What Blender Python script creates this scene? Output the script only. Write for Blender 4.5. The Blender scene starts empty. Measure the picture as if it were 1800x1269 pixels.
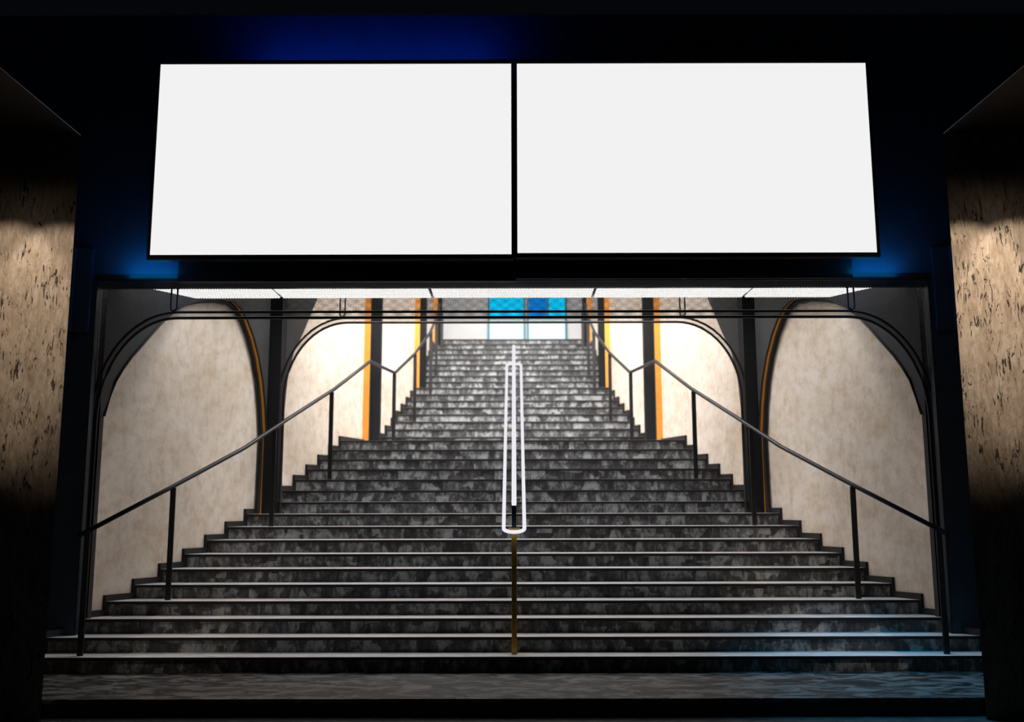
import bpy, bmesh, math, random
from mathutils import Vector, Matrix
random.seed(7)
C = bpy.context.scene.collection
scene = bpy.context.scene

# ------------------------------------------------------------------ camera and survey constants (metres)
F = 1620.0                      # focal length in pixels of an 1800 px wide frame
PITCH = 0.1467
T = 0.28                        # tread depth
R = 0.5485 * T                  # riser height
HS = 5.6925 * T                 # eye above the first tread
Y0 = 34.4547 * T                # first nosing
YL = 56.0359 * T                # first nosing of the upper flight
EYE = HS + 2 * R                # eye above the pavement
CX = -0.008
cp, sp = math.cos(PITCH), math.sin(PITCH)

def ray(x, y):
    dx, dy = (x - 900) / F, (634.5 - y) / F
    return Vector((dx, cp - dy * sp, sp + dy * cp))
def at(x, y, Y):
    """world point on the plane at distance Y"""
    d = ray(x, y); k = Y / d.y
    return Vector((CX + d.x * k, Y, EYE + d.z * k))
def onz(x, y, z):
    d = ray(x, y); k = (z - EYE) / d.z
    return Vector((CX + d.x * k, d.y * k, z))

def stepY(n): return Y0 + n * T if n <= 16 else YL + (n - 17) * T
def stepZ(n): return (n + 2) * R            # height of tread n (pavement = -2)

WX = [(9.3, 5.30), (9.9, 4.90), (10.49, 4.514), (10.77, 4.319), (11.05, 4.134), (11.33, 3.960), (11.61, 3.796), (11.89, 3.636),
      (12.17, 3.479), (12.59, 3.262), (13.01, 3.056), (13.29, 2.947), (13.57, 2.839), (13.85, 2.741), (14.13, 2.639), (14.6, 2.52), (15.1, 2.40),
      (15.69, 2.265), (15.97, 2.195), (16.25, 2.13), (16.81, 2.03), (17.09, 1.972), (17.37, 1.92), (18.0, 1.85), (19.0, 1.78), (20.2, 1.735), (21.4, 1.72), (22.5, 1.72)]
def wallX(y):
    if y <= WX[0][0]: return WX[0][1]
    for (a, xa), (b, xb) in zip(WX, WX[1:]):
        if y <= b: return xa + (xb - xa) * (y - a) / (b - a)
    return WX[-1][1]
def onwall(x, y, off=0.0):
    """point of the left flank (mirrored: positive half-width) seen at a pixel -> (Y, Z)"""
    lo, hi = 9.4, 22.0
    d = ray(x, y)
    for _ in range(60):
        m = (lo + hi) / 2
        px = -(CX + d.x * m / d.y)
        if px > wallX(m) + off: hi = m
        else: lo = m
    return (m, EYE + d.z * m / d.y)

# ------------------------------------------------------------------ materials
def nmat(name):
    m = bpy.data.materials.new(name); m.use_nodes = True
    nt = m.node_tree; nt.nodes.clear()
    out = nt.nodes.new('ShaderNodeOutputMaterial')
    return m, nt, out
def N(nt, t, **kw):
    n = nt.nodes.new(t)
    for k, v in kw.items():
        if k.startswith('i_'): n.inputs[k[2:].replace('_', ' ')].default_value = v
        else: setattr(n, k, v)
    return n
def coords(nt, scale=(1, 1, 1), rot=(0, 0, 0)):
    tc = N(nt, 'ShaderNodeTexCoord'); mp = N(nt, 'ShaderNodeMapping')
    mp.inputs['Scale'].default_value = scale; mp.inputs['Rotation'].default_value = rot
    nt.links.new(tc.outputs['Object'], mp.inputs['Vector'])
    return mp.outputs['Vector']
def ramp(nt, src, stops):
    r = N(nt, 'ShaderNodeValToRGB')
    els = r.color_ramp.elements
    while len(els) < len(stops): els.new(0.5)
    for e, (p, c) in zip(els, stops):
        e.position = p; e.color = (c[0], c[1], c[2], 1) if len(c) == 3 else c
    nt.links.new(src, r.inputs['Fac'])
    return r.outputs['Color']
def noise(nt, vec, scale, detail=5, rough=0.6, dist=0.0):
    n = N(nt, 'ShaderNodeTexNoise'); n.inputs['Scale'].default_value = scale
    n.inputs['Detail'].default_value = detail; n.inputs['Roughness'].default_value = rough; n.inputs['Distortion'].default_value = dist
    nt.links.new(vec, n.inputs['Vector'])
    return n.outputs['Fac']
def mix(nt, a, b, fac, mode='MIX'):
    m = N(nt, 'ShaderNodeMix', data_type='RGBA', blend_type=mode)
    for sock, v in ((m.inputs[6], a), (m.inputs[7], b), (m.inputs[0], fac)):
        if hasattr(v, 'is_linked') or isinstance(v, bpy.types.NodeSocket): nt.links.new(v, sock)
        else: sock.default_value = v if not isinstance(v, tuple) or len(v) == 4 else (*v, 1)
    return m.outputs[2]
def bump(nt, h, strength=0.3, dist=0.01):
    b = N(nt, 'ShaderNodeBump'); b.inputs['Strength'].default_value = strength; b.inputs['Distance'].default_value = dist
    nt.links.new(h, b.inputs['Height']); return b.outputs['Normal']
def bsdf(nt, out, color, rough=0.5, metal=0.0, normal=None, spec=0.5):
    b = N(nt, 'ShaderNodeBsdfPrincipled')
    if isinstance(color, bpy.types.NodeSocket): nt.links.new(color, b.inputs['Base Color'])
    else: b.inputs['Base Color'].default_value = (*color, 1)
    if isinstance(rough, bpy.types.NodeSocket): nt.links.new(rough, b.inputs['Roughness'])
    else: b.inputs['Roughness'].default_value = rough
    b.inputs['Metallic'].default_value = metal
    b.inputs['Specular IOR Level'].default_value = spec
    if normal is not None: nt.links.new(normal, b.inputs['Normal'])
    nt.links.new(b.outputs[0], out.inputs[0]); return b
def plain(name, color, rough=0.5, metal=0.0, wear=0.15, scale=14, spec=0.5, bmp=0.0):
    m, nt, out = nmat(name)
    v = coords(nt)
    n = noise(nt, v, scale)
    lo = tuple(c * (1 - wear) for c in color); hi = tuple(min(1, c * (1 + wear)) for c in color)
    c = ramp(nt, n, [(0.3, lo), (0.7, hi)])
    bsdf(nt, out, c, rough, metal, bump(nt, n, bmp, 0.004) if bmp else None, spec)
    return m
def glow(name, color, strength):
    m, nt, out = nmat(name)
    e = N(nt, 'ShaderNodeEmission'); e.inputs['Color'].default_value = (*color, 1); e.inputs['Strength'].default_value = strength
    nt.links.new(e.outputs[0], out.inputs[0]); return m

def mat_plaster():
    m, nt, out = nmat('cream limewash plaster')
    v = coords(nt)
    a = noise(nt, v, 1.3, 6, 0.65, 0.6); b = noise(nt, v, 7, 8, 0.7); c = noise(nt, coords(nt, (9, 9, 2.5)), 2.0, 6, 0.7)
    base = ramp(nt, a, [(0.30, (0.70, 0.60, 0.49)), (0.52, (0.79, 0.71, 0.63)), (0.72, (0.84, 0.78, 0.72))])
    base = mix(nt, base, ramp(nt, b, [(0.36, (0.72, 0.63, 0.52)), (0.55, (1, 1, 1))]), 0.5, 'MULTIPLY')
    base = mix(nt, base, ramp(nt, c, [(0.38, (0.72, 0.66, 0.58)), (0.50, (1, 1, 1))]), 0.35, 'MULTIPLY')
    bsdf(nt, out, base, 0.85, 0, bump(nt, b, 0.15, 0.01), 0.2); return m
def mat_riser():
    m, nt, out = nmat('mottled dark stone riser')
    a = noise(nt, coords(nt, (12, 12, 6)), 1.0, 4, 0.62, 0.5)
    b = noise(nt, coords(nt, (30, 30, 24)), 1.0, 5, 0.65)
    # broad blotches cut by random rectangles, like sawn stone facing
    vo = N(nt, 'ShaderNodeTexVoronoi', feature='F1', distance='CHEBYCHEV'); vo.inputs['Scale'].default_value = 1.0
    nt.links.new(coords(nt, (7.5, 7.5, 6.2)), vo.inputs['Vector'])
    sep = N(nt, 'ShaderNodeSeparateColor'); nt.links.new(vo.outputs['Color'], sep.inputs[0])
    s = N(nt, 'ShaderNodeMath', operation='MULTIPLY_ADD'); s.inputs[1].default_value = 0.30
    nt.links.new(sep.outputs[0], s.inputs[0]); nt.links.new(a, s.inputs[2])
    s2 = N(nt, 'ShaderNodeMath', operation='MULTIPLY_ADD'); s2.inputs[1].default_value = 0.35
    nt.links.new(b, s2.inputs[0]); nt.links.new(s.outputs[0], s2.inputs[2])
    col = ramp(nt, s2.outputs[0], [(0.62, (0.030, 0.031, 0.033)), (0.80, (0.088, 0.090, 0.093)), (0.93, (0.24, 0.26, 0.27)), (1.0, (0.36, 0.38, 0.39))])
    bsdf(nt, out, col, 0.45, 0, bump(nt, b, 0.2, 0.004), 0.4); return m
def mat_tread(name, c0, c1, streak=(1, 4, 4), p0=0.36, p1=0.62, bs=0.25):
    m, nt, out = nmat(name)
    a = noise(nt, coords(nt, streak), 3.0, 7, 0.7, 0.8)
    col = ramp(nt, a, [(p0, c0), (p1, c1)])
    bsdf(nt, out, col, 0.5, 0, bump(nt, a, bs, 0.006 if bs < 0.5 else 0.02), 0.4); return m
def mat_travertine():
    m, nt, out = nmat('split-face travertine')
    v = coords(nt, (1, 1, 0.28))
    big = noise(nt, v, 5, 6, 0.65, 0.8); fine = noise(nt, v, 26, 7, 0.7, 0.6)
    cr = noise(nt, coords(nt, (1, 1, 0.20)), 25, 6, 0.66, 1.8)
    mask = noise(nt, coords(nt, (1, 1, 0.5)), 6, 3, 0.5)
    base = ramp(nt, big, [(0.28, (0.30, 0.235, 0.165)), (0.52, (0.44, 0.365, 0.28)), (0.72, (0.53, 0.46, 0.38))])
    base = mix(nt, base, ramp(nt, fine, [(0.35, (0.52, 0.47, 0.41)), (0.6, (1, 1, 1))]), 0.75, 'MULTIPLY')
    add = N(nt, 'ShaderNodeMath', operation='MULTIPLY_ADD'); add.inputs[1].default_value = 0.35
    nt.links.new(mask, add.inputs[0]); nt.links.new(cr, add.inputs[2])
    pit = ramp(nt, add.outputs[0], [(0.535, (0, 0, 0)), (0.575, (1, 1, 1))])
    base = mix(nt, (0.035, 0.028, 0.022), base, pit)
    hs = N(nt, 'ShaderNodeMath', operation='MULTIPLY_ADD'); hs.inputs[1].default_value = 0.6
    nt.links.new(pit, hs.inputs[0]); nt.links.new(big, hs.inputs[2])
    h2 = N(nt, 'ShaderNodeMath', operation='MULTIPLY_ADD'); h2.inputs[1].default_value = 0.45
    nt.links.new(fine, h2.inputs[0]); nt.links.new(hs.outputs[0], h2.inputs[2])
    bsdf(nt, out, base, 0.7, 0, bump(nt, h2.outputs[0], 0.9, 0.03), 0.3); return m
def mat_mesh(cell=0.030, wire=0.42):
    m, nt, out = nmat('expanded metal mesh')
    tc = N(nt, 'ShaderNodeTexCoord'); sx = N(nt, 'ShaderNodeSeparateXYZ'); nt.links.new(tc.outputs['Object'], sx.inputs[0])
    def mth(op, a, b=None):
        n = N(nt, 'ShaderNodeMath', operation=op)
        for i, v in enumerate((a, b)):
            if v is None: continue
            if isinstance(v, (int, float)): n.inputs[i].default_value = v
            else: nt.links.new(v, n.inputs[i])
        return n.outputs[0]
    zz = mth('MULTIPLY', sx.outputs[2], 1.5)
    k = math.pi / cell
    u = mth('ABSOLUTE', mth('SINE', mth('MULTIPLY', mth('ADD', sx.outputs[0], zz), k)))
    w = mth('ABSOLUTE', mth('SINE', mth('MULTIPLY', mth('SUBTRACT', sx.outputs[0], zz), k)))
    hole = mth('GREATER_THAN', mth('MINIMUM', u, w), wire)
    b = N(nt, 'ShaderNodeBsdfPrincipled'); b.inputs['Base Color'].default_value = (0.022, 0.023, 0.026, 1)
    b.inputs['Metallic'].default_value = 0.5; b.inputs['Roughness'].default_value = 0.45
    t = N(nt, 'ShaderNodeBsdfTransparent'); mx = N(nt, 'ShaderNodeMixShader')
    nt.links.new(hole, mx.inputs[0]); nt.links.new(b.outputs[0], mx.inputs[1]); nt.links.new(t.outputs[0], mx.inputs[2])
    nt.links.new(mx.outputs[0], out.inputs[0]); return m

M = dict(
    plaster=mat_plaster(), riser=mat_riser(),
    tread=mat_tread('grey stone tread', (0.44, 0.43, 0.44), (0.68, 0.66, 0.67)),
    slab=mat_tread('streaked grey marble slab', (0.005, 0.005, 0.006), (0.15, 0.15, 0.148), (1.1, 2.4, 4), 0.46, 0.57, 1.0),
    pave=mat_tread('dark pavement stone', (0.02, 0.02, 0.022), (0.10, 0.10, 0.10), (2, 7, 4)),
    nosing=plain('black nosing strip', (0.008, 0.008, 0.009), 0.5),
    skirt=plain('black stone skirting', (0.012, 0.012, 0.013), 0.45),
    travertine=mat_travertine(),
    mesh=mat_mesh(), strip=mat_mesh(0.022, 0.42),
    grey=plain('charcoal wall panel', (0.030, 0.032, 0.035), 0.6, 0, 0.2, 5),
    pier=plain('black lacquered pier', (0.011, 0.012, 0.014), 0.6, spec=0.2),
    black=plain('black powder coated steel', (0.010, 0.010, 0.011), 0.4, 0.0),
    rail=plain('dark bronze handrail', (0.018, 0.020, 0.026), 0.33, 0.4),
    brass=plain('amber brass', (0.88, 0.36, 0.055), 0.42, 0.25, 0.08),
    brown=plain('aged brass', (0.75, 0.47, 0.09), 0.45, 0.1),
    copper=plain('brown copper strip', (0.78, 0.40, 0.22), 0.5, 0.0),
    navy=plain('navy painted facade', (0.026, 0.060, 0.095), 0.45, 0, 0.15, 3),
    teal=plain('blue door frame with cyan glow in colour', (0.0, 0.16, 0.24), 0.4),  # dark blue frame, colour pushed to teal for the glow off the glass
    navygloss=plain('navy gloss lintel', (0.035, 0.042, 0.055), 0.22, 0.3),
    bezel=plain('black display bezel', (0.004, 0.004, 0.005), 0.35),
    house=plain('black equipment housing', (0.004, 0.004, 0.005), 0.55),
    steel=plain('pale steel edge', (0.45, 0.45, 0.46), 0.35, 0.8),
    white=plain('white lacquered handrail', (0.86, 0.86, 0.88), 0.25, 0, 0.02),
    backwall=plain('pale grey back wall', (0.62, 0.62, 0.62), 0.8, 0, 0.05, 4),
    ceil=plain('pale ceiling', (0.55, 0.54, 0.53), 0.85, 0, 0.05, 4),
    canopy=plain('black soffit panel', (0.003, 0.003, 0.003), 0.6),
    screen=glow('blank lit display', (0.885, 0.885, 0.885), 1.0),
    lamp=glow('ceiling light diffuser', (1.0, 0.98, 0.95), 1.9),
    rail_emit=glow('lit white rail', (0.93, 0.92, 0.98), 0.92),  # emission stands in for ceiling light reflected by the white rail
    doorlow=glow('frosted door glass, daylight behind', (0.80, 1.0, 1.0), 1.25),
    doordeep=glow('deep blue door glass, daylight behind', (0.0, 0.30, 0.95), 1.8),
    doorhigh=glow('blue door glass, daylight behind', (0.0, 0.60, 1.0), 2.7),
)

# ------------------------------------------------------------------ mesh helpers
class MB:
    """collects shapes in world space and links them as ONE mesh object"""
    def __init__(s): s.bm = bmesh.new()
    def quad(s, *p):
        return s.bm.faces.new([s.bm.verts.new(q) for q in p])
    def poly(s, pts): return s.bm.faces.new([s.bm.verts.new(q) for q in pts])
    def box(s, lo, hi, bev=0.0):
        x0, y0, z0 = lo; x1, y1, z1 = hi
        vs = [s.bm.verts.new((x, y, z)) for x in (x0, x1) for y in (y0, y1) for z in (z0, z1)]
        fs = []
        for idx in ((0, 1, 3, 2), (4, 6, 7, 5), (0, 4, 5, 1), (2, 3, 7, 6), (0, 2, 6, 4), (1, 5, 7, 3)):
            fs.append(s.bm.faces.new([vs[i] for i in idx]))
        if bev:
            es = list({e for f in fs for e in f.edges})
            bmesh.ops.bevel(s.bm, geom=es, offset=bev, segments=2, affect='EDGES', profile=0.6)
        return s
    def prism(s, pts, d):
        """extrude polygon pts along vector d"""
        d = Vector(d); a = [s.bm.verts.new(Vector(p)) for p in pts]; b = [s.bm.verts.new(Vector(p) + d) for p in pts]
        n = len(pts)
        s.bm.faces.new(a); s.bm.faces.new(list(reversed(b)))
        for i in range(n): s.bm.faces.new([a[i], b[i], b[(i + 1) % n], a[(i + 1) % n]])
        return s
    def grid(s, rows):
        """rows: list of lists of points, quads between"""
        vs = [[s.bm.verts.new(p) for p in r] for r in rows]
        for r0, r1 in zip(vs, vs[1:]):
            for i in range(len(r0) - 1):
                s.bm.faces.new([r0[i], r0[i + 1], r1[i + 1], r1[i]])
        return s
    def tube(s, pts, r, seg=10, sx=1.0, closed=False, cap=True):
        pts = [Vector(p) for p in pts]; n = len(pts); rings = []
        up = Vector((0, 0, 1))
        for i, p in enumerate(pts):
            if closed: t = (pts[(i + 1) % n] - pts[i - 1])
            else: t = pts[min(i + 1, n - 1)] - pts[max(i - 1, 0)]
            t.normalize()
            u = up if abs(t.z) < 0.95 else Vector((0, 1, 0))
            a = t.cross(u).normalized(); b = a.cross(t).normalized()
            k = 1.0
            if 0 < i < n - 1 or closed:
                t0 = (p - pts[i - 1]).normalized(); k = 1 / max(0.5, t0.dot(t))
            rings.append([s.bm.verts.new(p + a * math.cos(2 * math.pi * j / seg) * r * sx * k + b * math.sin(2 * math.pi * j / seg) * r * k) for j in range(seg)])
        m = n if closed else n - 1
        for i in range(m):
            r0, r1 = rings[i], rings[(i + 1) % n]
            for j in range(seg):
                f = s.bm.faces.new([r0[j], r0[(j + 1) % seg], r1[(j + 1) % seg], r1[j]]); f.smooth = True
        if cap and not closed:
            s.bm.faces.new(list(reversed(rings[0]))); s.bm.faces.new(rings[-1])
        return s
    def build(s, name, mat, parent=None, smooth=False):
        me = bpy.data.meshes.new(name)
        off = parent_world(parent) if parent else Vector((0, 0, 0))
        bmesh.ops.recalc_face_normals(s.bm, faces=s.bm.faces)
        for v in s.bm.verts: v.co -= off
        if smooth:
            for f in s.bm.faces: f.smooth = True
        s.bm.to_mesh(me); s.bm.free()
        me.materials.append(M[mat] if isinstance(mat, str) else mat)
        o = bpy.data.objects.new(name, me); C.objects.link(o)
        if parent: o.parent = parent
        return o
def parent_world(o):
    v = Vector((0, 0, 0))
    while o is not None: v += o.location; o = o.parent
    return v
def tag(o, label=None, cat=None, group=None, kind=None):
    if label: o['label'] = label
    if cat: o['category'] = cat
    if group: o['group'] = group
    if kind: o['kind'] = kind
    return o
def thing(name, loc, label, cat, group=None, kind=None):
    o = bpy.data.objects.new(name, None); C.objects.link(o); o.location = loc; o.empty_display_size = 0.1
    return tag(o, label, cat, group, kind)
SIDES = ((-1, 'left'), (1, 'right'))

# ------------------------------------------------------------------ ground, landing slab, stairs
b = MB(); b.box((-9, 3.0, -0.3), (9, 8.45, 0)); 
tag(b.build('floor', 'pave'), 'dark stone pavement in front of the marble slab', 'floor', kind='structure')

YS = 8.427
lt = thing('marble_landing', (0, YS, 0), 'long streaked grey marble slab lying before the lowest stair', 'landing')
b = MB(); b.box((-5.6, YS, R - 0.035), (5.6, Y0 + 0.05, R)); b.build('slab', 'slab', lt)
b = MB(); b.box((-5.6, YS + 0.015, 0), (5.6, Y0 + 0.05, R - 0.035)); b.build('front_face', 'nosing', lt)

def halfw(n, y): return wallX(y) + 0.01
def flight(name, n0, n1, label, group):
    root = thing(name, (0, stepY(n0), 0), label, 'staircase', group)
    for n in range(n0, n1 + 1):
        y, z = stepY(n), stepZ(n)
        ye = stepY(n + 1) if n not in (16, 33) else (YL if n == 16 else 22.6)
        m = 1 if ye - y < 0.6 else 10
        ys = [y + (ye + 0.03 - y) * i / m for i in range(m + 1)]
        if n <= 0: hw = lambda q: 5.6
        elif n == 1: hw = lambda q: min(wallX(q), 4.9) + 0.01
        else: hw = lambda q: wallX(q) + 0.01
        # tread: thin slab following the flaring walls
        th = 0.028; b = MB()
        top = [[(-hw(q), q, z), (hw(q), q, z)] for q in ys]
        bot = [[(-hw(q), q, z - th), (hw(q), q, z - th)] for q in ys]
        b.grid(top); b.grid(bot)
        b.quad((-hw(y), y, z), (hw(y), y, z), (hw(y), y, z - th), (-hw(y), y, z - th))
        b.build('tread', 'tread', root)
        b = MB(); w = hw(y); b.box((-w, y - 0.004, z - 0.031), (w, y + 0.012, z - 0.0015)); b.build('nosing', 'nosing', root)
        b = MB(); b.box((-w, y + 0.02, z - R), (w, y + 0.05, z - th)); b.build('riser', 'riser', root)
    return root
flight('staircase', 0, 16, 'lower flight of dark mottled stone steps flaring out towards the street', 'flights of stone steps')
flight('staircase', 17, 33, 'upper, narrower flight of grey stone steps climbing to the blue doors', 'flights of stone steps')

# ------------------------------------------------------------------ side walls with arched niches, piers, skirting
BAY_TOP = lambda y: EYE + 4.4 + max(0, (y - 12.6)) * 0.45          # ceiling line follows the stairs
# first bay: outline of the arch traced on the flank
pix = [(178, 702), (181, 690), (190, 669), (203, 648), (219, 626), (237, 606), (258, 582), (282, 556), (305, 539), (330, 529), (352, 525),
       (376, 525), (400, 529), (412, 540), (424, 562), (435, 592), (444.5, 629), (451, 670), (455, 715), (457, 770)]
arch1 = [onwall(x, y) for x, y in pix]
arch1 = [(10.28, onwall(172, 730)[1])] + [q for q in arch1 if q[0] > 10.33]
def rampant(ya, yb, za, zb, ztop, n=26):
    out = []
    for i in range(n + 1):
        a = math.pi * i / n
        u = (1 - math.cos(a)) / 2
        out.append((ya + (yb - ya) * u, za + (zb - za) * u + (ztop - (za + zb) / 2) * math.sin(a)))
    return out
arch2 = [onwall(x, y, -0.08) for x, y in ((500, 720), (503, 690), (507, 655), (517, 618), (533, 585), (546, 553), (558, 525))]
arch2 = [(arch2[0][0] - 0.004, arch2[0][1] - 0.3)] + arch2 + [(13.35, EYE + 3.65), (13.9, EYE + 4.3), (14.4, EYE + 4.5), (14.75, EYE + 4.3), (14.95, EYE + 3.8), (15.0, EYE + 3.3)]
arch3 = rampant(15.32, 17.70, EYE + 2.9, EYE + 4.6, EYE + 5.3)
arch4 = rampant(18.02, 20.14, EYE + 4.2, EYE + 5.9, EYE + 6.6)
ARCHES = [arch1, arch2, arch3, arch4]
RV = 0.10                                       # depth of the niche reveal
def floorZ(y):
    n = int(math.floor((y - Y0) / T + 1e-6)) if y < stepY(17) else 17 + int(math.floor((y - YL) / T + 1e-6))
    if y < stepY(17): n = min(n, 16)
    return stepZ(max(-1, min(33, n)))

for s, side in SIDES:
    root = thing('wall_' + side, (0, 9.95, 0), 'dark flank wall with arched cream niches along the %s side of the stairs' % side, 'wall', kind='structure')
    def P(y, z, off=0.0): return (s * (wallX(y) + off), y, z)
    skin = MB()
    bounds = [10.24]
    for A in ARCHES: bounds += [A[0][0], A[-1][0]]
    bounds.append(21.3)
    # solid piers of wall between the openings
    for i in range(0, len(bounds), 2):
        y0, y1 = bounds[i], bounds[i + 1]
        ys = [y0 + (y1 - y0) * k / 4 for k in range(5)]
        skin.grid([[P(q, 0, -0.08) for q in ys], [P(q, BAY_TOP(q), -0.08) for q in ys]])
    for A in ARCHES:
        skin.grid([[P(y, z, -0.08) for y, z in A], [P(y, BAY_TOP(y), -0.08) for y, z in A]])
    skin.build('wall_panel', 'grey', root)
    for k, A in enumerate(ARCHES):
        ya, yb = A[0][0], A[-1][0]
        b = MB(); n = 24
        ys = [ya - 0.06 + (yb - ya + 0.12) * i / n for i in range(n + 1)]
        b.grid([[P(q, 0, 0.02) for q in ys], [P(q, BAY_TOP(q), 0.02) for q in ys]])
        o = b.build('cream_panel', 'plaster', root); o['label'] = ('cream limewashed niche panel', 'bright cream niche panel', 'bright cream niche panel', 'small cream niche panel')[k]
        # reveal: near jamb, arch, far jamb
        b = MB()
        line = [(ya, 0.0)] + list(A) + [(yb, 0.0)]
        b.grid([[P(y, z, -0.08) for y, z in line], [P(y, z, 0.03) for y, z in line]])
        o = b.build('reveal', 'brass', root); o['label'] = 'amber brass edge of the niche'
        if k == 0:
            b = MB(); c = [(ya + 0.012, 0.1)] + [(y, z - 0.012) for y, z in A] + [(yb - 0.03, 0.1)]
            b.tube([P(y, z, -0.005) for y, z in c], 0.034, 8); b.build('arch_trim', 'black', root)
            b = MB(); c = [(y, z) for y, z in A]
            b.tube([P(y, z, -0.085) for y, z in c], 0.014, 8); b.build('arch_edge', 'black', root)
    # transverse piers
    for (ya, yb, xi) in ((12.35, 12.62, at(489.5, 760, 12.35).x), (15.05, 15.22, at(667.5, 700, 15.05).x), (17.74, 17.9, at(748.5, 640, 17.74).x), (20.16, 20.3, at(775.5, 580, 20.16).x)):
        b = MB(); xo = wallX(ya) - 0.055; xi = abs(xi)
        b.box((s * min(xi, xo), ya, floorZ(ya) - 0.1), (s * xo, yb, BAY_TOP(ya)), 0.006); b.build('pier', 'pier', root)

    # stepped skirting following the steps
    b = MB(); prof = []
    for n in range(1, 34):
        y = stepY(n); ye = stepY(n + 1) if n != 33 else 21.25
        if n == 16: ye = YL
        z = stepZ(n) + 0.068
        y -= 0.012; ye -= 0.012
        segs = 1 if ye - y < 0.5 else 8
        qs = [y + (ye - y) * i / segs for i in range(segs + 1)]
        lo = stepZ(n) - R - 0.02
        off = -0.012 if any(A[0][0] - 0.1 < (y + ye) / 2 < A[-1][0] + 0.1 for A in ARCHES) else -0.095
        off = -0.012
        for q0, q1 in zip(qs, qs[1:]):
            a0, a1 = P(q0, lo, off), P(q1, lo, off)
            c0, c1 = P(q0, lo, 0.03), P(q1, lo, 0.03)
            vs = [a0, a1, c1, c0]
            h = z - lo
            b.prism(vs, (0, 0, h))
    bb = b.build('baseboard_' + side, 'skirt')
    tag(bb, 'black stepped skirting along the %s edge of the stairs' % side, 'skirting', kind='structure')

# ------------------------------------------------------------------ portals: metal mesh transoms with rounded corners
def portal(Y, xleg, zfloor, zspring, xarc, zbot, ztop, label, slotx):
    root = thing('mesh_portal', (0, Y, zfloor), label, 'portal', 'mesh portals over the stairs')
    def path(off):
        pts = [(-(xleg + off), zfloor), (-(xleg + off), zspring)]
        ax, az = xleg - xarc + off, zbot - zspring + off
        for i in range(1, 17):
            a = math.pi / 2 * i / 16
            pts.append((-(xarc + ax * math.cos(a)), zspring + az * math.sin(a)))
        return pts + [(-x, z) for x, z in reversed(pts)]
    def row(off): return [(x, Y, z) for x, z in path(off)]
    MB().tube(row(0.055), 0.015, 8).build('outer_tube', 'black', root, False)
    MB().tube(row(-0.012), 0.017, 8).build('inner_tube', 'black', root, False)
    MB().grid([row(-0.008), row(0.05)]).build('perforated_strip', 'strip', root)
    # transom sheet above the arc
    up = path(0.055)[1:-1]
    b = MB(); b.grid([[(x, Y + 0.004, z) for x, z in up], [(x, Y + 0.004, ztop) for x, z in up]]); b.build('mesh_screen', 'mesh', root)
    for sx in (-1, 1):
        x = sx * slotx; pts = []
        zb = zbot + 0.055
        w = 0.034
        for i in range(13):
            a = math.pi + math.pi * i / 12
            pts.append((x + w * math.cos(a), Y - 0.012, zb + 0.05 + w * math.sin(a)))
        pts = [(x - w, Y - 0.012, ztop)] + pts + [(x + w, Y - 0.012, ztop)]
        MB().tube(pts, 0.011, 8).build('slot_bar', 'black', root)
    return root
YP = 10.22
xl = 4.64; zs = at(165, 735, YP).z; zb = at(900, 556, YP).z
portal(YP, xl, stepZ(2) - R, zs, abs(at(312, 556, YP).x), zb, at(900, 502, YP).z, 'large mesh transom and rounded frame at the street end of the stairs', abs(at(307, 530, YP).x))
YQ = 12.40
xl2 = abs(at(493, 740, YQ).x)
p2 = portal(YQ, xl2 - 0.02, stepZ(9), at(493, 700, YQ).z, abs(at(612, 566, YQ).x), at(900, 565, YQ).z, EYE + 3.5, 'smaller mesh transom and rounded frame behind, halfway up the lower flight', abs(at(603, 530, YQ).x))

for s in (-1, 1):
    b = MB(); xa, xb = abs(at(492.5, 600, YQ + 0.03).x), abs(at(496.8, 600, YQ + 0.03).x)
    b.box((s * xb, YQ + 0.02, stepZ(9)), (s * xa, YQ + 0.035, EYE + 3.4)); b.build('edge_strip', 'copper', p2)['label'] = 'copper edge strip'

# ------------------------------------------------------------------ facade with opening, lintel, trims
YF = 10.10
xo = abs(at(172, 490, YF).x); zo = at(900, 490, YF).z
wf = thing('wall_front', (0, YF, 0), 'navy facade around the stair opening, behind the screens', 'wall', kind='structure')
zj = at(140, 583, YF).z
b = MB(); b.box((-9, YF, zo), (9, YF + 0.10, 7.5)); b.build('upper_wall', 'navy', wf)
for s in (-1, 1):
    b = MB(); b.box((s * xo, YF, stepZ(0)), (s * 7.5, YF + 0.10, zo)); b.build('jamb', 'navy', wf)
    b = MB(); b.box((s * (xo + 0.05), YF - 0.05, zj), (s * (xo + 0.23), YF, zo + 0.35), 0.004); b.build('jamb_panel', 'navy', wf)
    b = MB(); b.box((s * (xo + 0.23), YF - 0.11, zj), (s * 7.0, YF, zo + 0.35), 0.004); b.build('jamb_panel', 'navy', wf)
b = MB(); b.box((-xo - 0.005, YF - 0.03, zo - 0.03), (xo + 0.005, YF + 0.02, zo + 0.05), 0.004); b.build('opening_edge', 'black', wf)
for s in (-1, 1):
    b = MB(); b.box((s * xo, YF - 0.02, stepZ(1)), (s * (xo - 0.012), YF + 0.03, zo), 0.004); b.build('opening_edge', 'black', wf)
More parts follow.
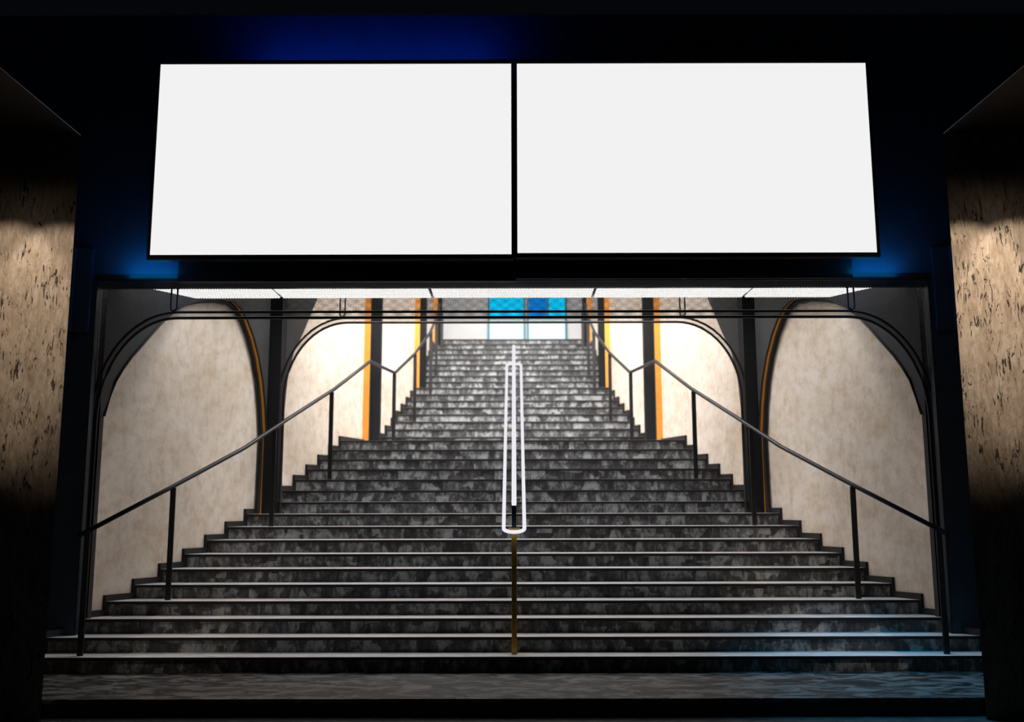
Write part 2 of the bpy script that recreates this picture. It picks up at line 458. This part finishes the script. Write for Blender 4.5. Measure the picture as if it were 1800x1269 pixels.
# lintel: dark glossy sloping fascia under the opening edge
zl0, zl1 = zo - 0.03, at(900, 505.5, YF + 0.09).z
b = MB(); b.prism([(-xo, YF, zl0), (-xo, YF + 0.09, zl1), (-xo, YF + 0.14, zl1), (-xo, YF + 0.14, zl0)], (2 * xo, 0, 0))
tag(b.build('trim_1', 'navygloss'), 'glossy dark lintel fascia above the mesh transom', 'lintel', kind='structure')
for s, side in SIDES:
    x0 = at(172.5, 512, YP).x; x1 = at(179.5, 512, YP).x
    b = MB(); b.box((-s * x0, YP - 0.010, stepZ(1)), (-s * x1, YP + 0.003, zo - 0.06))
    tag(b.build('trim_%d' % (2 if s < 0 else 3), 'copper'), 'thin copper strip down the %s side of the stair opening' % side, 'trim', kind='structure')

# ------------------------------------------------------------------ linear ceiling lights behind the lintel
zlt = zo + 0.03
YA = YF + 0.30; YB = YA
while at(900, 523, YB).z < zlt: YB += 0.01
edge = [-abs(at(268, 523, YB).x), -abs(at(496, 523, YB).x), -abs(at(761, 523, YB).x)]
edge = edge + [-e for e in reversed(edge)]
names = ['leftmost linear ceiling light, running to the left wall', 'second ceiling light from the left, right of the leftmost one', 'middle linear ceiling light above the central handrail',
         'second ceiling light from the right, left of the rightmost one', 'rightmost linear ceiling light, running to the right wall']
for i in range(5):
    x0, x1 = edge[i], edge[i + 1]
    g = 0.022
    f = 0.26 * (YB - YA + 0.05) / 0.55
    pts = [(x0 + (g if i else 0), YB), (x1 - (g if i < 4 else 0), YB), (x1 - (g if i < 4 else -0.30), YA - 0.05), (x0 + (g if i else -0.30), YA - 0.05)]
    cx = (x0 + x1) / 2
    root = thing('ceiling_light', (cx, (YA + YB) / 2, zlt), names[i], 'light', 'row of linear ceiling lights')
    b = MB(); b.prism([(x, y, zlt) for x, y in pts], (0, 0, 0.02)); b.build('diffuser', 'lamp', root)
    b = MB(); q = [(x + (-0.012 if k in (0, 3) else 0.012), y + (0.012 if k < 2 else -0.012), zlt + 0.02) for k, (x, y) in enumerate(pts)]
    b.prism(q, (0, 0, 0.08)); b.build('housing', 'black', root)

# ------------------------------------------------------------------ ceilings, back wall, doors
YBK = 21.3
b = MB()
ys = [YB + 0.06, 12.6, 15.0, 17.7, 20.2, YBK + 0.1]
b.grid([[(-wallX(q) - 0.1, q, BAY_TOP(q)) for q in ys], [(wallX(q) + 0.1, q, BAY_TOP(q)) for q in ys]])
b.box((-5.4, YF + 0.1, BAY_TOP(10)), (5.4, YB + 0.1, BAY_TOP(10) + 0.05))
tag(b.build('ceiling', 'ceil'), 'pale ceiling rising above the stairs', 'ceiling', kind='structure')
bw = MB(); bw.box((-2.2, YBK, stepZ(33) - 0.2), (2.2, YBK + 0.1, BAY_TOP(YBK)))
tag(bw.build('wall_back', 'backwall'), 'pale grey end wall around the blue doors at the top of the stairs', 'wall', kind='structure')
zm = at(900, 561, YBK).z; zt = stepZ(33) + 2.3; zbt = stepZ(33)
for i, (xa, xb) in enumerate(((857.5, 923.5), (926.5, 996.5))):
    X0, X1 = at(xa, 580, YBK).x, at(xb, 580, YBK).x
    d = thing('door_%d' % (i + 1), ((X0 + X1) / 2, YBK - 0.04, zbt), 'glowing blue-white glass door leaf at the top of the stairs, %s of the pair' % ('left' if i == 0 else 'right'), 'door', kind='structure')
    fr = MB(); w = 0.045
    fr.box((X0, YBK - 0.06, zbt), (X0 + w, YBK, zt)); fr.box((X1 - w, YBK - 0.06, zbt), (X1, YBK, zt))
    fr.box((X0, YBK - 0.06, zt - w), (X1, YBK, zt)); fr.box((X0, YBK - 0.06, zbt), (X1, YBK, zbt + 0.03)); fr.box((X0, YBK - 0.06, zm - 0.012), (X1, YBK, zm + 0.012))
    if i: fr.box((X0 + 0.47, YBK - 0.06, zm), (X0 + 0.52, YBK, zt))
    fr.build('frame', 'teal', d)
    b = MB(); b.box((X0 + w, YBK - 0.035, zbt + 0.03), (X1 - w, YBK - 0.02, zm - 0.012)); b.build('lower_glass', 'doorlow', d)['label'] = 'bright white-blue lower glass'
    xl_ = X0 + w
    if i:
        b = MB(); b.box((X0 + w, YBK - 0.035, zm + 0.012), (X0 + 0.47, YBK - 0.02, zt - w)); b.build('upper_glass', 'doordeep', d)['label'] = 'darker blue upper glass'
        xl_ = X0 + 0.52
    b = MB(); b.box((xl_, YBK - 0.035, zm + 0.012), (X1 - w, YBK - 0.02, zt - w)); b.build('upper_glass', 'doorhigh', d)['label'] = 'deep sky blue upper glass'

# ------------------------------------------------------------------ handrails
HR = 1.20
line = [(138, 940), (305, 853), (430, 786), (499, 740), (588, 683), (650, 635)]
def solve_low(x, y):
    # march along depth until the ray meets the sloped plane of the rail
    d = ray(x, y); best = None
    a, bq = 9.0, 14.6
    f0 = lambda m: (EYE + d.z * m / d.y) - (stepZ(0) + (m - Y0) * R / T + HR)
    va, vb = f0(a), f0(bq)
    for _ in range(60):
        m = (a + bq) / 2
        if (f0(m) > 0) == (va > 0): a = m
        else: bq = m
    return Vector((CX + d.x * m / d.y, m, EYE + d.z * m / d.y))
LOW = [solve_low(*p) for p in line]
zland = LOW[-1].z
e1 = onz(694, 655, zland)
UP = [e1]
for (x, y) in ((729, 621.5), (756, 585), (766, 561), (773, 534)):
    d = ray(x, y); m = e1.y
    # intersect with the slope of the upper flight through e1
    k = (e1.z - EYE - R / T * e1.y) / (d.z - R / T * d.y)
    UP.append(Vector((CX + d.x * k, d.y * k, EYE + d.z * k)))
def interp(pts, Y):
    for a, c in zip(pts, pts[1:]):
        if a.y <= Y <= c.y:
            t = (Y - a.y) / (c.y - a.y); return a.lerp(c, t)
    return pts[-1] if Y > pts[-1].y else pts[0]
for s, side in SIDES:
    sg = lambda v: Vector((-s * v.x + (0 if s < 0 else 2 * CX * 0), v.y, v.z))
    root = thing('handrail', sg(Vector((LOW[0].x, LOW[0].y, stepZ(0)))), 'dark bronze handrail on thin black posts along the %s side of the stairs' % side, 'handrail', 'side handrails')
    pts = [sg(p) for p in LOW + UP]
    MB().tube(pts, 0.026, 12, 1.0).build('rail', 'rail', root)
    spots = []
    for n, dy in ((0, 0.10), (3, 0.12), (8, 0.12), (12, 0.12), (16, 1.36), (19, 0.12), (23, 0.12), (26, 0.12), (31, 0.12)):
        Yp = stepY(n) + dy if n != 16 else e1.y - 0.02
        p = interp(LOW + UP, Yp) if Yp > LOW[0].y else LOW[0]
        zf = stepZ(n)
        top = p.z - 0.02
        b = MB(); X = -s * p.x
        b.box((X - 0.030, Yp - 0.012, zf), (X + 0.030, Yp + 0.012, top), 0.003)
        b.build('post', 'black', root)

# central white rail: long closed loop with a bar between, both emissive for reflected shine, on brass posts
def cz(Y, h): return stepZ(0) + (Y - Y0) * R / T + h
root = thing('central_handrail', (0.006, Y0 + 0.12, stepZ(0)), 'white looped double handrail with brass post standing mid-stair', 'handrail')
hl = None
a0 = at(903, 935, Y0 + 0.05); hl = a0.z - cz(Y0 + 0.05, 0)
Yn, Yf2 = Y0 + 0.05, 0
Yf2 = 14.05
cxm = at(902.5, 800, 11.5).x; W2 = 0.108
xn = at(903, 935, Yn).x; xf = at(903.3, 625, Yf2).x
def lp(Y, dx):
    t = (Y - Yn) / (Yf2 - Yn); x = xn + (xf - xn) * t
    return Vector((x + dx, Y, cz(Y, hl)))
loop = []
rr = W2
for i in range(13):                                  # near round end
    a = math.pi * i / 12
    loop.append(lp(Yn + rr * 0.55 * (1 - math.sin(a)), -W2 * math.cos(a)))
for k in range(1, 12): loop.append(lp(Yn + rr + (Yf2 - Yn - 2 * rr) * k / 12, W2))
for i in range(9):
    a = math.pi * i / 8
    loop.append(lp(Yf2 - 0.05 + 0.05 * math.sin(a), W2 * math.cos(a) * (1.0)))
for k in range(11, 0, -1): loop.append(lp(Yn + rr + (Yf2 - Yn - 2 * rr) * k / 12, -W2))
MB().tube(loop, 0.0195, 12, closed=True).build('loop_rail', 'rail_emit', root)['label'] = 'white looped rail, shine added as emission'
bn = at(903, 886, Y0 + 0.16); hb = bn.z - cz(bn.y, 0)
xfb = at(903.3, 608, 13.6).x
ybf = 13.0
while True:
    zz = cz(ybf, hb); zc_ = ybf * cp + (zz - EYE) * sp; yc_ = -ybf * sp + (zz - EYE) * cp
    if 634.5 - F * yc_ / zc_ < 609 or ybf > 15: break
    ybf += 0.01
MB().tube([Vector((bn.x, bn.y, bn.z)), Vector((xfb, ybf, cz(ybf, hb)))], 0.026, 12).build('middle_bar', 'rail_emit', root)['label'] = 'white middle bar, shine added as emission'
for n, Yp in ((0, Y0 + 0.16), (8, stepY(8) + 0.14), (16, min(ybf - 0.05, stepY(16) + 0.1) if ybf > stepY(16) else ybf - 0.05)):
    nn = int((Yp - Y0) / T)
    x = bn.x + (xfb - bn.x) * (Yp - bn.y) / (ybf - bn.y)
    b = MB(); b.box((x - 0.027, Yp - 0.02, stepZ(nn)), (x + 0.027, Yp + 0.02, cz(Yp, hl) - 0.03), 0.004); o = b.build('post', 'brown', root); o['label'] = 'aged brass post'
    b = MB(); b.box((x - 0.024, Yp - 0.018, cz(Yp, hl) - 0.03), (x + 0.024, Yp + 0.018, cz(Yp, hb) - 0.015), 0.004); o = b.build('post_neck', 'navy', root)
    b = MB(); b.box((x - 0.06, Yp - 0.02, cz(Yp, hl) - 0.035), (x + 0.06, Yp + 0.02, cz(Yp, hl) - 0.022), 0.003); b.build('saddle', 'brown', root)

# ------------------------------------------------------------------ stone pillars and the soffits over them
YPIL = 8.30
for s, side in SIDES:
    xi = abs(at(120 if s < 0 else 1682, 560, YPIL).x)
    px = MB()
    # split-face slab: subdivided front with real relief
    nx, nz = 46, 150; x_out = xi + 1.35; ztop = at(137, 238, YPIL).z
    rng = random.Random(3 + s)
    yb_ = YPIL + 0.55                        # flank splays away behind the front face
    px.prism([(s * xi, YPIL, 0), (s * x_out, YPIL, 0), (s * x_out, yb_, 0), (s * (xi * yb_ / YPIL + 0.03), yb_, 0)], (0, 0, ztop))
    o = px.build('stone_pillar', 'travertine')
    tag(o, 'rough beige travertine pillar framing the entrance on the %s, lit by a warm downlight' % side, 'pillar', 'travertine pillars')
    c = thing('soffit_panel', (s * (xi + 0.7), 6.6, ztop), 'black overhead soffit jutting out above the %s stone pillar' % side, 'soffit', 'soffits over the pillars')
    b = MB(); b.box((s * xi, 5.0, ztop + 0.004), (s * (x_out + 0.5), YPIL - 0.005, ztop + 0.012)); b.build('panel', 'canopy', c)
    b = MB(); b.box((s * (xi - 0.002), 6.7, ztop + 0.004), (s * xi, 7.7, ztop + 0.0065)); b.build('edge_strip', 'rail', c)

# ------------------------------------------------------------------ the two blank screens and the housings beneath
YSC = 9.72
for i, (s, side) in enumerate(SIDES):
    xa, xb = (264, 899.5) if s < 0 else (910, 1542)
    zb_ = at(xa, 447 if s < 0 else 445, YSC).z; zt_ = at(xa, 112, YSC).z
    if s < 0: X0, X1 = at(264, 447, YSC).x, at(899.5, 447, YSC).x
    else: X0, X1 = at(910, 445, YSC).x, at(1542, 445, YSC).x
    root = thing('display_screen', ((X0 + X1) / 2, YSC, zb_), 'large blank white display screen above the stairs, %s of the pair' % side, 'screen', 'pair of blank display screens')
    b = MB(); b.box((X0, YSC, zb_), (X1, YSC + 0.01, zt_)); b.build('lit_panel', 'screen', root)
    l = 0.035 if s < 0 else 0.027; r_ = 0.027 if s < 0 else 0.035
    b = MB()
    b.box((X0 - l, YSC - 0.006, zb_ - 0.05), (X1 + r_, YSC + 0.02, zb_)); b.box((X0 - l, YSC - 0.006, zt_), (X1 + r_, YSC + 0.02, zt_ + 0.045))
    b.box((X0 - l, YSC - 0.006, zb_), (X0, YSC + 0.02, zt_)); b.box((X1, YSC - 0.006, zb_), (X1 + r_, YSC + 0.02, zt_))
    b.build('bezel', 'bezel', root)
    b = MB(); b.box((X0 - l + 0.004, YSC + 0.02, zb_ - 0.046), (X1 + r_ - 0.004, YSC + 0.13, zt_ + 0.04), 0.01); b.build('back_casing', 'bezel', root)
    for q in (0.25, 0.75):
        b = MB(); xx = X0 + (X1 - X0) * q; b.box((xx - 0.06, YSC + 0.12, zb_ + 0.35), (xx + 0.06, YF - 0.002, zt_ - 0.35)); b.build('wall_bracket', 'house', root)
    # housing
    YH = 10.02
    if s < 0: H0, H1 = at(313, 475, YH).x, at(906, 475, YH).x - 0.002; zh1 = at(900, 456, YH).z; zh0 = at(900, 494, YH).z
    else: H0, H1 = at(906, 475, YH).x + 0.004, at(1499, 475, YH).x; zh1 = at(900, 456, YH).z; zh0 = at(900, 490, YH).z
    root = thing('equipment_housing', ((H0 + H1) / 2, YH, zh0), 'long black housing box hung beneath the %s screen' % side, 'housing', 'housings under the screens')
    b = MB(); b.box((H0, YH, zh0), (H1, YF - 0.004, zh1), 0.006); b.build('body', 'house', root)
    for z in (zh1 - 0.006, zh0 + 0.004):
        b = MB(); b.box((H0 + 0.02, YH - 0.004, z - 0.0015), (H1 - 0.02, YH + 0.002, z + 0.0015)); b.build('seam', 'rail', root)
    for q, zz in ((0.45 if s < 0 else 0.535, zh1 - 0.004), (0.505 if s < 0 else 0.50, zh0 + 0.002)):
        xx = H0 + (H1 - H0) * q; b = MB()
        b.tube([(xx - 0.03, YH - 0.006, zz), (xx - 0.02, YH - 0.014, zz - 0.008), (xx + 0.02, YH - 0.014, zz - 0.008), (xx + 0.03, YH - 0.006, zz)], 0.004, 6); b.build('latch', 'steel', root)
    if s > 0:
        b = MB(); b.box((H0 - 0.004, YH - 0.002, zh0 + 0.05), (H0 + 0.001, YH + 0.004, zh1 - 0.004)); b.build('seam_strip', 'steel', root)

# ------------------------------------------------------------------ lights
def area(name, loc, size, power, color=(1, 1, 1), rot=(0, 0, 0), spread=180):
    l = bpy.data.lights.new(name, 'AREA'); l.shape = 'RECTANGLE'; l.size, l.size_y = size; l.energy = power; l.color = color; l.spread = math.radians(spread)
    o = bpy.data.objects.new(name, l); C.objects.link(o); o.location = loc; o.rotation_euler = rot; return o
def spot(name, loc, target, power, angle, blend, color=(1, 1, 1), radius=0.03):
    l = bpy.data.lights.new(name, 'SPOT'); l.energy = power; l.color = color; l.spot_size = math.radians(angle); l.spot_blend = blend; l.shadow_soft_size = radius
    o = bpy.data.objects.new(name, l); C.objects.link(o); o.location = loc
    o.rotation_euler = (Vector(target) - Vector(loc)).to_track_quat('-Z', 'Y').to_euler(); return o
def point(name, loc, power, color, radius=0.05):
    l = bpy.data.lights.new(name, 'POINT'); l.energy = power; l.color = color; l.shadow_soft_size = radius
    o = bpy.data.objects.new(name, l); C.objects.link(o); o.location = loc; return o

for y, w, p in ((13.7, 2.6, 175), (16.4, 2.0, 225), (18.8, 1.6, 60)):
    area('bay ceiling lamp', (0, y, BAY_TOP(y) - 0.25), (w, 1.2), p, (1.0, 0.975, 0.95), (math.radians(32), 0, 0))
area('bay ceiling lamp', (0, 12.1, BAY_TOP(12.1) - 0.12), (4.6, 0.8), 270, (1.0, 0.955, 0.91), (math.radians(38), 0, 0))
for s in (-1, 1):
    xi = 4.05
    for q, dz in ((0.12, 0.0), (0.62, 0.04)):
        spot('pillar downlight', (s * (xi + q), YPIL - 1.6, EYE + 3.36), (s * (xi + q + 0.03), YPIL, EYE + 1.70 + dz), 215 if s > 0 else 135, 39, 0.45, (1.0, 0.83, 0.68), 0.02)
        spot('pillar downlight', (s * (xi + q), YPIL - 1.6, EYE + 3.36), (s * (xi + q + 0.03), YPIL, EYE + 2.0), 8 if s > 0 else 5, 58, 1.0, (1.0, 0.83, 0.68), 0.05)
BL = (0.0, 0.27, 0.80)
for s in (-1, 1):
    area('blue facade lamp', (s * 4.06, YF - 0.16, zo + 0.05), (0.55, 0.05), 2.4, BL, (math.radians(155), 0, 0))
    point('blue mesh fill', (s * 4.0, YF - 0.42, zo - 0.10), 1.8, BL, 0.0)  # unseen fill added to tint the mesh corners and lintel blue
area('blue facade lamp', (-1.55, YF - 0.36, EYE + 4.98), (2.8, 0.06), 7, (0.0, 0.09, 1.0), (math.radians(140), 0, 0))
spot('blue entrance lamp', (3.75, 9.15, 4.4), (3.55, 9.0, 0.2), 520, 52, 1.0, (0.0, 0.38, 0.72), 0.3)
spot('white slab fill', (-2.6, 9.15, 4.4), (-2.5, 9.0, 0.2), 50, 60, 1.0, (1.0, 0.96, 0.93), 0.3)  # unseen fill added to lift the left half of the slab

w = bpy.data.worlds.new('night'); scene.world = w; w.use_nodes = True
w.node_tree.nodes['Background'].inputs[0].default_value = (0.004, 0.006, 0.01, 1); w.node_tree.nodes['Background'].inputs[1].default_value = 0.3

# ------------------------------------------------------------------ camera and view
cam = bpy.data.cameras.new('camera'); co = bpy.data.objects.new('camera', cam); C.objects.link(co); scene.camera = co
cam.sensor_fit = 'HORIZONTAL'; cam.sensor_width = 36; cam.lens = F / 1800 * 36
co.location = (CX, 0, EYE)
co.rotation_euler = (Matrix.Rotation(math.radians(90) + PITCH, 3, 'X') @ Matrix.Rotation(math.radians(-0.12), 3, 'Z')).to_euler()
cam.clip_end = 200
cam.dof.use_dof = True; cam.dof.focus_distance = 9.2; cam.dof.aperture_fstop = 0.85
vs = scene.view_settings; vs.view_transform = 'Standard'; vs.look = 'None'; vs.gamma = 1; vs.exposure = 0
scene.cycles.use_denoising = True
scene.cycles.max_bounces = 8; scene.cycles.transparent_max_bounces = 16
